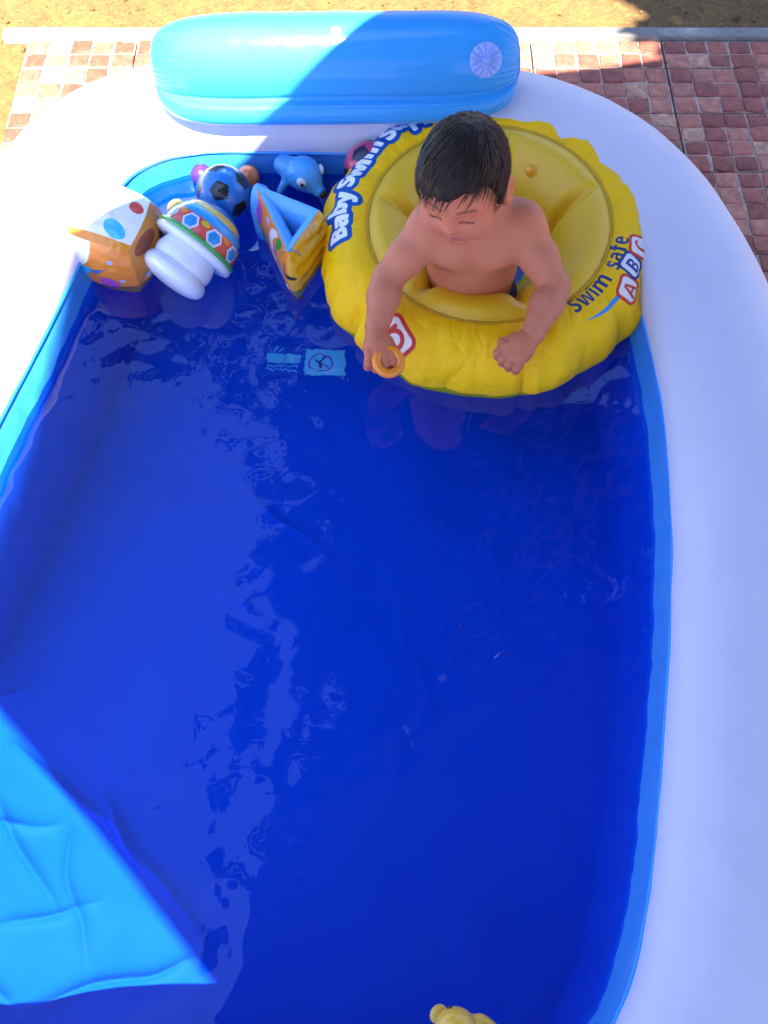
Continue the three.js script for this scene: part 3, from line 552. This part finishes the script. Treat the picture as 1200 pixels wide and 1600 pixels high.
  const skinHand = (p) => { const k = tone(p); return [base[0] * k * 1.02, base[1] * k * 0.9, base[2] * k * 0.86]; };
  const gHL = paint(meshField((p) => hand(p, 1), [0, 0, 0.02], 0.058, 60, handL), skinHand);
  const gHR = paint(meshField((p) => hand(p, -1), [0, 0, 0.02], 0.058, 60, handR), skinHand);
  const gHead = meshField(head, [0, 0, 0], 0.112, 92);
  paint(gHead, (p) => {
    const k = tone(p); let c = [base[0] * 1.02 * k, base[1] * k, base[2] * k]; const ax = Math.abs(p.x);
    const mixc = (t, w) => { c = [lerp(c[0], t[0], w), lerp(c[1], t[1], w), lerp(c[2], t[2], w)]; };
    mixc([0.52, 0.19, 0.13], 0.6 * Math.exp(-Math.pow(Math.hypot(ax - 0.034, p.y + 0.036, p.z - 0.058) / 0.02, 2)));
    if (p.z > 0.058) mixc([0.46, 0.13, 0.11], clamp(1.3 - Math.pow(Math.abs(p.y + 0.052) / 0.0088, 4) - Math.pow(ax / 0.016, 4), 0, 1) * 0.85);
    if (p.z > 0.04 && p.y > -0.003) { const by = 0.0115 + 0.0025 * (1 - Math.pow((ax - 0.025) / 0.014, 2)), w = Math.exp(-Math.pow((p.y - by) / 0.0024, 2)) * sstep(ax, 0.009, 0.014) * (1 - sstep(ax, 0.036, 0.042)); mixc([0.05, 0.03, 0.02], 0.75 * w); }
    if (p.z > 0.045) { const w = Math.exp(-Math.pow((p.y + 0.0145) / 0.0013, 2)) * sstep(ax, 0.012, 0.015) * (1 - sstep(ax, 0.034, 0.037)); mixc([0.04, 0.025, 0.02], 0.85 * w); }
    return c;
  });
  gHead.applyMatrix4(headM);
  const skin = phys(1, 1, 1, 0.48, { vertexColors: true, specularIntensity: 0.55 });
  part('body', mergeGeometries([gBody, gHL, gHR, gHead]), skin, baby, 'bare upper body, arms and head of the baby');
  // swim shorts
  const shorts = (p) => Math.max(smin(smin(ell(p, J.hip, [0.087, 0.07, 0.076]), cap(p, [0.12, 0.32, -1.19], [0.115, 0.255, -1.195], 0.051, 0.047), 0.02), cap(p, [0.195, 0.32, -1.19], [0.2, 0.255, -1.195], 0.051, 0.047), 0.02), p.y - 0.372, 0.24 - p.y);
  part('swim_shorts', meshField(shorts, [0.158, 0.3, -1.17], 0.13, 56), std(0.02, 0.05, 0.16, 0.8), baby);
  // hair: close cap plus combed strands
  const line = (x, z) => { // height of the hairline for that side and depth
    const front = 0.031 + 0.012 * sstep(x, -0.02, 0.045) - 0.010 * sstep(-x, 0.01, 0.05) + 0.006 * noise(x * 90, 3) , side = lerp(-0.022, -0.05, sstep(-z, 0.02, 0.07));
    return lerp(side, front, sstep(z, 0.012, 0.042));
  };
  const hairCap = (p) => smax(cranium(p) - 0.0065 - 0.0012 * noise(p.x * 120 + p.y * 20, p.y * 50, p.z * 90), (line(p.x, p.z) - p.y) * 0.8, 0.008);
  const parts = [meshField(hairCap, [0, 0.012, -0.01], 0.1, 84)];
  { parts[0].deleteAttribute('uv'); }
  const pos = [], nor = [], idx = [];
  const onto = (p, off) => { const q = V(); for (let i = 0; i < 3; i++) { const e = 0.001, d = cranium(p) - off, n = V(cranium(q.copy(p).setX(p.x + e)) - cranium(q.copy(p).setX(p.x - e)), cranium(q.copy(p).setY(p.y + e)) - cranium(q.copy(p).setY(p.y - e)), cranium(q.copy(p).setZ(p.z + e)) - cranium(q.copy(p).setZ(p.z - e))).normalize(); p.addScaledVector(n, -d); p.userN = n; } return p; };
  const whorl = V(0.012, 0.078, -0.045);
  for (let k = 0; k < 2600; k++) {
    const d = V(rr(-1, 1), rr(-0.7, 1), rr(-1, 1)); if (d.lengthSq() > 1 || d.lengthSq() < 0.01) continue;
    const p = onto(d.normalize().multiplyScalar(0.07).add(V(0, 0.015, -0.01)), 0.005); if (p.y < line(p.x, p.z) + 0.002) continue;
    const edge = p.y < line(p.x, p.z) + 0.022, cl = Math.round(p.x * 160) / 160; // wet hair clings in locks
    let cur = p; const S = 6, len = rr(0.022, 0.04) * (edge && p.z > 0.02 ? rr(0.5, 1.15) : 1), b0 = pos.length / 3;
    for (let s = 0; s <= S; s++) {
      const n = cur.userN, away = cur.clone().sub(whorl); away.y -= 0.03; away.x += 0.02 * noise(cl * 200, cur.z * 30); if (cur.z > 0.02) away.x -= 0.035;
      const t = away.addScaledVector(n, -away.dot(n)).normalize();
      const side = t.clone().cross(n).normalize(), w = 0.0013 * (1 - 0.75 * s / S);
      for (const q of [-1, 1]) { const v = cur.clone().addScaledVector(side, q * w); pos.push(v.x, v.y, v.z); const nn = n.clone().addScaledVector(side, q * 0.5).normalize(); nor.push(nn.x, nn.y, nn.z); }
      if (s < S) { const a = b0 + s * 2; idx.push(a, a + 1, a + 2, a + 1, a + 3, a + 2); }
      cur = onto(cur.clone().addScaledVector(t, len / S), 0.0068 + 0.0016 * Math.sin(3.1 * s / S) + 0.0012 * noise(cl * 260, s * 0.3) - 0.003 * (s / S) * (edge ? 1 : 0));
    }
  }
  const sg = new THREE.BufferGeometry(); sg.setAttribute('position', new THREE.Float32BufferAttribute(pos, 3)); sg.setAttribute('normal', new THREE.Float32BufferAttribute(nor, 3)); sg.setIndex(idx);
  const hg = mergeGeometries([parts[0], sg]); hg.applyMatrix4(headM);
  part('hair', hg, phys(0.017, 0.0095, 0.006, 0.5, { specularIntensity: 0.5 }), baby, 'short damp dark brown hair');
  // orange teether closed in the baby's right fist
  const tg = new THREE.TorusGeometry(0.0205, 0.0078, 14, 40); const tm = single('teether', tg, phys(0.92, 0.26, 0.008, 0.4, { clearcoat: 0.5, clearcoatRoughness: 0.2 }), "small orange plastic ring toy held in the baby's fist over the swim ring", 'toy', [J.wL[0] + 0.019, J.wL[1] - 0.012, J.wL[2] + 0.058]);
  tm.rotation.set(-1.25, 0.25, 0.2);
}
//@@TOYS
// ------------------------------------------------------------------ toys floating along the far edge
const glossy = (r, g, b, extra = {}) => phys(r, g, b, 0.35, { clearcoat: 0.6, clearcoatRoughness: 0.12, ...extra });
const ico = new THREE.IcosahedronGeometry(1, 0);
const icoDirs = (() => { const o = [], p = ico.attributes.position; for (let i = 0; i < p.count; i++) { const v = V().fromBufferAttribute(p, i).normalize(); if (!o.some((w) => w.distanceTo(v) < 0.01)) o.push(v); } return o; })();
function football(label, pos, r, body, patch, face, twist) {
  const t = thing('toy_football', label, 'ball', pos, 'toy footballs');
  const q = new THREE.Quaternion().setFromUnitVectors(icoDirs[0], V(...face).normalize()); t.quaternion.copy(new THREE.Quaternion().setFromAxisAngle(V(...face).normalize(), twist).multiply(q));
  part('skin', new THREE.SphereGeometry(r, 64, 48), body, t);
  for (const d of icoDirs) {
    const nb = icoDirs.filter((w) => w !== d).sort((a, b) => a.distanceTo(d) - b.distanceTo(d))[0];
    const X = nb.clone().addScaledVector(d, -nb.dot(d)).normalize(), Y = d.clone().cross(X);
    const g = surf(40, 6, (u, v) => {
      const a = u * 6.2832, w = ((a % 1.25664) + 1.25664) % 1.25664 - 0.62832, rho = Math.max(0.004, v) * 0.385 * 0.809 / Math.cos(w);
      const k = r * (1 + 0.006 * (1 - v ** 8) + 0.001); return d.clone().multiplyScalar(Math.cos(rho)).addScaledVector(X, Math.sin(rho) * Math.cos(a)).addScaledVector(Y, Math.sin(rho) * Math.sin(a)).multiplyScalar(k);
    }, true);
    part('pentagon', g, patch, t);
  }
  return t;
}
const blackPatch = glossy(0.008, 0.009, 0.012);
football('shiny blue toy football with black pentagons between the bath toys', [-0.307, 0.386, -1.400], 0.0525, glossy(0.012, 0.20, 0.60), blackPatch, [0.02, 0.74, 0.67], 0.35);
football('pink toy football with dark pentagons behind the swim ring', [-0.026, 0.388, -1.463], 0.052, glossy(0.62, 0.05, 0.12), glossy(0.02, 0.012, 0.03), [0.62, 0.70, 0.25], 0.2);
function smallBall(label, pos, r, m, turn) {
  const t = thing('play_ball', label, 'ball', pos, 'small plastic play balls'); t.rotation.set(...turn);
  part('shell', surf(48, 32, (u, v) => { const a = u * 6.2832, b = (v - 0.5) * 3.14159, k = r * (1 + 0.012 * Math.exp(-Math.pow(b / 0.05, 2)) + 0.006 * noise(Math.cos(a) * 2 + r * 90, Math.sin(a) * 2, b * 2)); return V(k * Math.cos(b) * Math.cos(a), k * Math.sin(b), k * Math.cos(b) * Math.sin(a)); }, true), m, t);
  part('moulding_nub', new THREE.CylinderGeometry(r * 0.1, r * 0.13, r * 0.06, 16).translate(0, r * 1.01, 0), m, t);
}
smallBall('small purple plastic ball floating behind the blue football', [-0.362, 0.352, -1.486], 0.0215, glossy(0.055, 0.012, 0.45), [0.4, 0, 1.2]);
smallBall('small orange plastic ball floating behind the blue football', [-0.268, 0.357, -1.474], 0.0225, glossy(0.75, 0.24, 0.07), [1.1, 0, 0.5]);
smallBall('small turquoise plastic ball left of the blue football', [-0.375, 0.349, -1.384], 0.0245, glossy(0.01, 0.38, 0.66), [0.2, 0, 0.9]);
smallBall('small yellow plastic ball half hidden behind the turquoise ball', [-0.402, 0.344, -1.398], 0.021, glossy(0.66, 0.52, 0.10), [0.9, 0, 0.2]);

// inflatable armbands
{
  const art = (c, w, h, kind) => { // bright print: waves, flowers, dots and leaves
    c.fillStyle = kind === 'side' ? '#e08a1c' : '#ec8a1e'; c.fillRect(0, 0, w, h);
    const dot = (x, y, r, f) => { c.fillStyle = f; c.beginPath(); c.arc(x, y, r, 0, 7); c.fill(); };
    const flower = (x, y, r, f) => { for (let i = 0; i < 8; i++) dot(x + r * 0.6 * Math.cos(i * 0.785), y + r * 0.6 * Math.sin(i * 0.785), r * 0.45, f); dot(x, y, r * 0.62, f); dot(x, y, r * 0.12, '#5a1d5a'); };
    return { dot, flower };
  };
  const frontTex = canvasTex(512, 512, (c, w, h) => {
    const { dot, flower } = art(c, w, h, 'front'); 
    c.fillStyle = '#f4f1e6'; c.beginPath(); c.moveTo(0, 0); c.lineTo(210, 0); c.quadraticCurveTo(230, 150, 150, 220); c.quadraticCurveTo(90, 340, 0, 320); c.fill();  // white area paints in the sun-blown upper left
    c.fillStyle = '#30b9dd'; c.beginPath(); c.moveTo(0, 320); c.quadraticCurveTo(90, 340, 150, 220); c.lineTo(235, 215); c.quadraticCurveTo(190, 290, 150, 370); c.quadraticCurveTo(80, 420, 0, 390); c.fill();
    c.fillStyle = '#3a6fb8'; c.beginPath(); c.moveTo(190, 235); c.lineTo(320, 190); c.lineTo(255, 255); c.fill();
    flower(330, 345, 66, '#c455b8'); dot(360, 120, 20, '#a8b6d8'); dot(110, 370, 14, '#1a2a4a'); dot(70, 180, 9, '#444'); c.fillStyle = '#b9b020'; c.beginPath(); c.ellipse(190, 400, 50, 26, 0.5, 0, 7); c.fill(); dot(420, 300, 18, '#a8b6d8');
  });
  const sideTex = canvasTex(512, 512, (c, w, h) => {
    const { dot } = art(c, w, h, 'side');
    c.fillStyle = '#9a4a22'; c.beginPath(); c.ellipse(180, 90, 130, 55, 0.1, 0, 7); c.fill();
    c.fillStyle = '#3a1c44'; c.beginPath(); c.ellipse(330, 220, 34, 58, 0.3, 0, 7); c.fill();
    c.strokeStyle = '#7a2f22'; c.lineWidth = 26; for (let i = 0; i < 4; i++) { c.beginPath(); c.moveTo(290, 330 + i * 34); c.lineTo(460, 290 + i * 34); c.stroke(); }
    dot(90, 330, 26, '#a8b6d8'); dot(150, 260, 16, '#b8c4da'); dot(210, 256, 18, '#b8c4da'); dot(390, 470, 22, '#a8b6d8'); dot(330, 490, 16, '#a8b6d8');
  });
  const topTex = canvasTex(256, 256, (c, w, h) => { c.fillStyle = '#f2f0e8'; c.fillRect(0, 0, w, h); c.fillStyle = '#3cc0de'; c.beginPath(); c.ellipse(180, 190, 46, 30, 0.4, 0, 7); c.fill(); c.fillStyle = '#dd4a3c'; c.beginPath(); c.arc(220, 70, 26, 0, 7); c.fill(); c.fillStyle = '#e89022'; c.fillRect(0, 226, 256, 30); });  // white ground paints in the glare of the sunlit top
  const pv = (map) => phys(1, 1, 1, 0.4, { map, clearcoat: 0.6, clearcoatRoughness: 0.15 });
  // the left one: six pillowed panels welded along their edges
  const box = thing('armband', 'inflated orange printed armband, sun glare put in as white, at the sunlit left edge of the water', 'armband', [-0.500, 0.388, -1.292], 'inflatable armbands');
  const S = [0.066, 0.060, 0.066];
  const axes = [[V(0, 0, 1), V(1, 0, 0), frontTex, 'front_panel'], [V(1, 0, 0), V(0, 0, -1), sideTex, 'side_panel'], [V(0, 0, -1), V(-1, 0, 0), frontTex, 'rear_panel'], [V(-1, 0, 0), V(0, 0, 1), sideTex, 'side_panel'], [V(0, 1, 0), V(1, 0, 0), topTex, 'top_panel'], [V(0, -1, 0), V(1, 0, 0), topTex, 'bottom_panel']];
  for (const [n, x, map, nm] of axes) {
    const y = n.clone().cross(x);
    part(nm, surf(28, 28, (u, v) => {
      const a = 2 * u - 1, b = 2 * v - 1, pil = (1 - a * a) * (1 - b * b), pin = 0.07 * (a * a * b * b);
      const ea = 0.06 * (1 - b * b), eb = 0.06 * (1 - a * a), p = n.clone().multiplyScalar(1 + 0.34 * pil + ea * a * a + eb * b * b - pin).addScaledVector(x, a * (1 - pin + ea)).addScaledVector(y, b * (1 - pin + eb));
      p.multiplyScalar(1 + 0.02 * noise(p.x * 4, p.y * 4, p.z * 4)); return V(p.x * S[0] * (1 - 0.1 * p.y), p.y * S[1], p.z * S[2] * (1 - 0.1 * p.y));
    }, false), pv(map), box);
  }
  box.rotation.set(0.16, -0.30, -0.14, 'YXZ');

  // the right one: a triangular sleeve, open at the top, with a pale blue inside
  const A = [-0.233, -1.373], B = [-0.110, -1.306], C = [-0.164, -1.209];
  const cx = (A[0] + B[0] + C[0]) / 3, cz = (A[1] + B[1] + C[1]) / 3;
  const arm = thing('armband', 'orange and yellow printed armband standing open, pale blue inside, beside the swim ring', 'armband', [cx, 0.322, cz], 'inflatable armbands');
  const L = (p, q, t) => [lerp(p[0], q[0], t) - cx, lerp(p[1], q[1], t) - cz];
  const tri = loop2([L(A, C, 0.02), L(A, C, 0.25), L(A, C, 0.5), L(A, C, 0.75), L(A, C, 0.97), L(C, B, 0.04), L(C, B, 0.3), L(C, B, 0.7), L(C, B, 0.96), L(B, A, 0.05), L(B, A, 0.5), L(B, A, 0.95)], 0.35);
  const ring3 = (u, off, y, pl) => { const p = tri(u), a = tri(u - 0.004), b = tri(u + 0.004), l = Math.hypot(b.x - a.x, b.y - a.y) || 1, nx = -(b.y - a.y) / l, nz = (b.x - a.x) / l; return V(p.x + nx * (off + pl), y, p.y + nz * (off + pl)); };
  const outC = new THREE.CatmullRomCurve3([[-0.012, -0.03], [0.006, 0.0], [0.015, 0.04], [0.012, 0.08], [0.003, 0.108], [-0.001, 0.118]].map(([x, y]) => V(x, y, 0)));
  const inC = new THREE.CatmullRomCurve3([[-0.001, 0.118], [-0.007, 0.117], [-0.02, 0.104], [-0.027, 0.08], [-0.029, 0.04], [-0.028, 0.0]].map(([x, y]) => V(x, y, 0)));
  const pleat = (u, y) => { const m = sstep(u, 0.36, 0.42) * (1 - sstep(u, 0.66, 0.72)); return m * (0.0022 * Math.sin(y * 260 + 3 * noise(u * 9, y * 12)) + 0.001 * noise(u * 20, y * 50)) + 0.0015 * noise(u * 20, y * 20, 5); };
  const sleeveTex = canvasTex(1024, 256, (c, w, h) => {
    const { dot, flower } = art(c, w, h, 'front');
    c.fillStyle = '#e8b012'; c.fillRect(w * 0.37, 0, w * 0.36, h);
    c.fillStyle = '#b8741a'; for (let i = 0; i < 26; i++) c.fillRect(w * (0.52 + 0.2 * rnd()), h * rnd(), w * 0.05, 5);
    flower(60, 90, 42, '#c455b8'); c.fillStyle = '#e5483a'; c.beginPath(); c.ellipse(300, 215, 90, 34, 0.1, 0, 7); c.fill(); c.beginPath(); c.ellipse(230, 120, 46, 20, 0.8, 0, 7); c.fill();
    c.strokeStyle = '#e9dde0'; c.lineWidth = 30; c.beginPath(); c.moveTo(235, 40); c.quadraticCurveTo(170, 90, 230, 130); c.lineTo(370, 165); c.stroke();
    c.strokeStyle = '#2a2340'; c.lineWidth = 9; c.beginPath(); c.moveTo(215, 118); c.lineTo(370, 150); c.moveTo(190, 150); c.lineTo(360, 192); c.stroke();
    c.fillStyle = '#2e9a3c'; c.beginPath(); c.ellipse(265, 62, 22, 34, 0.5, 0, 7); c.fill(); c.beginPath(); c.ellipse(130, 150, 20, 34, -0.4, 0, 7); c.fill();
    dot(150, 60, 12, '#9fb4dc'); dot(330, 225, 14, '#9fb4dc'); dot(260, 170, 12, '#3a6fb8'); c.fillStyle = '#2a2a18'; c.beginPath(); c.ellipse(345, 100, 8, 24, 0.3, 0, 7); c.fill(); c.beginPath(); c.ellipse(372, 122, 24, 6, 0.3, 0, 7); c.fill();
    for (let i = 0; i < 6; i++) dot(w * 0.75 + i * 42, 60 + 120 * rnd(), rr(10, 22), ['#c455b8', '#9fb4dc', '#2e9a3c'][i % 3]);
  });
  part('sleeve', surf(160, 24, (u, v) => { const q = outC.getPoint(clamp(v, 0, 1)); return ring3(u, q.x, q.y, pleat(u, q.y)); }, true), pv(sleeveTex), arm);
  part('inner_lining', surf(160, 20, (u, v) => { const q = inC.getPoint(clamp(v, 0, 1)); return ring3(u, q.x, q.y, 0.001 * noise(u * 30, q.y * 60)); }, true), phys(0.13, 0.46, 0.86, 0.4, { clearcoat: 0.5, clearcoatRoughness: 0.15 }), arm, 'pale blue inside of the armband');
  arm.rotation.set(0.06, 0, 0.05);
}
// shell-backed bath toy lying on its side
{
  const t = thing('bath_toy', 'round white bath toy with green brim and striped hexagon-patterned dome, tipped on its side', 'bath toy', [-0.345, 0.392, -1.262]);
  t.quaternion.setFromUnitVectors(V(0, 1, 0), V(0.56, 0.34, -0.70).normalize());
  const lathe = (pts, n = 64) => new THREE.LatheGeometry(new THREE.SplineCurve(pts.map(([x, y]) => new THREE.Vector2(x, y))).getPoints(pts.length * 5), n);
  const dome = (y) => 0.0735 * Math.sqrt(Math.max(0, 1 - Math.pow(y / 0.082, 2.2)));
  const band = (a, b, m, nm, lift = 0) => { const pts = []; for (let i = 0; i <= 10; i++) { const y = lerp(a, b, i / 10); pts.push(new THREE.Vector2(Math.max(0.0001, dome(y) + lift * Math.sin(Math.PI * i / 10)), y)); } return part(nm, new THREE.LatheGeometry(pts, 72), m, t); };
  const red = glossy(0.72, 0.09, 0.07), orange = glossy(0.78, 0.27, 0.04), sky = glossy(0.02, 0.34, 0.72), yellow = glossy(0.74, 0.48, 0.03), navy = glossy(0.012, 0.13, 0.42), green = glossy(0.04, 0.36, 0.06), white = glossy(0.72, 0.76, 0.84), blue = glossy(0.01, 0.28, 0.66);
  const hexBand = band(0.004, 0.036, red, 'patterned_band', 0.0008);
  band(0.0362, 0.054, sky, 'blue_stripe', 0.001); band(0.0542, 0.067, yellow, 'yellow_stripe', 0.001); band(0.0672, 0.0819, navy, 'dome_crown');
  for (let k = 0; k < 9; k++) { // raised hexagons with pale frames, orange flashes between them
    const a0 = k / 9 * 6.2832, yc = 0.0195;
    const hex = (R, lift) => surf(24, 4, (u, v) => { const a = u * 6.2832, w = ((a % 1.0472) + 1.0472) % 1.0472 - 0.5236, rho = Math.max(0.004, v) * R * 0.866 / Math.cos(w), y = yc + rho * Math.sin(a), r = dome(y) + lift; const th = a0 + rho * Math.cos(a) / 0.07; return V(r * Math.cos(th), y, r * Math.sin(th)); }, false);
    const f = part('hexagon_frame', hex(0.0165, 0.0016), white, hexBand); part('hexagon', hex(0.0118, 0.0026), blue, hexBand);
    const b0 = a0 + 0.35; part('flash', surf(12, 4, (u, v) => { const a = u * 6.2832, y = 0.03 + 0.0055 * v * Math.sin(a), th = b0 + 0.13 * v * Math.cos(a), r = dome(y) + 0.0014; return V(r * Math.cos(th), y, r * Math.sin(th)); }, false), k % 2 ? orange : yellow, hexBand);
  }
  part('brim_edge', lathe([[0.0735, 0.0055], [0.079, 0.004], [0.0805, 0.0], [0.078, -0.0035], [0.071, -0.0035]]), green, t, 'green brim');
  part('brim', lathe([[0.0775, -0.0032], [0.0795, -0.008], [0.0765, -0.014], [0.064, -0.017], [0.052, -0.016]]), white, t);
  part('hull', lathe([[0.052, -0.0155], [0.0545, -0.024], [0.0575, -0.034], [0.0575, -0.044], [0.0555, -0.051], [0.0585, -0.056], [0.0625, -0.064], [0.0615, -0.074], [0.053, -0.083], [0.034, -0.089], [0.0001, -0.092]]), white, t, 'glossy white two-bulged base');
}
// light blue rubber animal
{
  const t = thing('rubber_animal', 'light blue rubber animal toy with round eyes and a black nose near the far wall', 'bath toy', [-0.156, 0.373, -1.452]);
  const f = (p) => {
    const m = V(p.x, p.y, Math.abs(p.z));
    let d = ell(p, [0.004, 0.016, 0], [0.033, 0.031, 0.031]);
    d = smin(d, cap(p, [0.018, 0.008, 0.0], [0.044, -0.002, 0.0], 0.022, 0.012), 0.014);
    d = smin(d, cap(p, [-0.012, 0.006, 0], [-0.058, -0.004, 0.0], 0.027, 0.020), 0.016);
    d = smin(d, cap(p, [-0.06, -0.004, 0], [-0.084, -0.018, 0.0], 0.016, 0.006), 0.012);
    d = smin(d, cap(m, [-0.03, -0.012, 0.02], [-0.03, -0.026, 0.04], 0.010, 0.006), 0.01);
    return d - 0.0007 * noise(p.x * 130, p.y * 130, p.z * 130);
  };
  part('body', meshField(f, [-0.018, 0.01, 0], 0.085, 84), phys(0.06, 0.36, 0.78, 0.5, { clearcoat: 0.25, clearcoatRoughness: 0.3 }), t);
  for (const s of [-1, 1]) {
    const e = part('eye', new THREE.SphereGeometry(0.0098, 24, 16).scale(1, 1, 0.6), glossy(0.7, 0.75, 0.8), t); e.position.set(0.0235, 0.0225, s * 0.0255); e.rotation.y = -s * -0.5;
    const pu = part('pupil', new THREE.SphereGeometry(0.0052, 20, 12).scale(1, 1, 0.6), glossy(0.005, 0.005, 0.006), e); pu.position.set(0.0022, -0.001, s * 0.0032);
  }
  part('nose', new THREE.SphereGeometry(0.0075, 20, 14).scale(0.8, 1, 1.1).translate(0.0565, -0.001, 0), glossy(0.006, 0.006, 0.008), t);
  t.rotation.set(0, -0.8, 0, 'YXZ');
}
// rubber duck at the near end
{
  const t = thing('rubber_duck', 'yellow rubber duck floating at the near end of the pool', 'bath toy', [0.1, 0.345, 0.02]);
  const f = (p) => {
    let d = ell(p, [0, 0.006, 0.012], [0.033, 0.026, 0.042]);
    d = smin(d, sph(p, [0, 0.046, -0.016], 0.0245), 0.010);
    d = smin(d, cap(p, [0, 0.012, 0.045], [0, 0.03, 0.062], 0.016, 0.006), 0.012);
    const m = V(Math.abs(p.x), p.y, p.z); d = smin(d, ell(m, [0.031, 0.012, 0.016], [0.007, 0.013, 0.022]), 0.005);
    return d;
  };
  part('body', meshField(f, [0, 0.022, 0.01], 0.075, 72), glossy(0.82, 0.48, 0.02), t);
  part('beak', meshField((p) => smin(ell(p, [0, 0.043, -0.041], [0.011, 0.004, 0.009]), ell(p, [0, 0.038, -0.039], [0.009, 0.003, 0.007]), 0.002), [0, 0.04, -0.04], 0.016, 40), glossy(0.72, 0.42, 0.03), t);
  for (const s of [-1, 1]) part('eye', new THREE.SphereGeometry(0.0034, 14, 10).translate(s * 0.0125, 0.052, -0.0355), glossy(0.006, 0.006, 0.006), t);
  t.rotation.y = 0.85; t.scale.setScalar(1.08);
}
//TOYS@@
renderer.render(scene, camera);
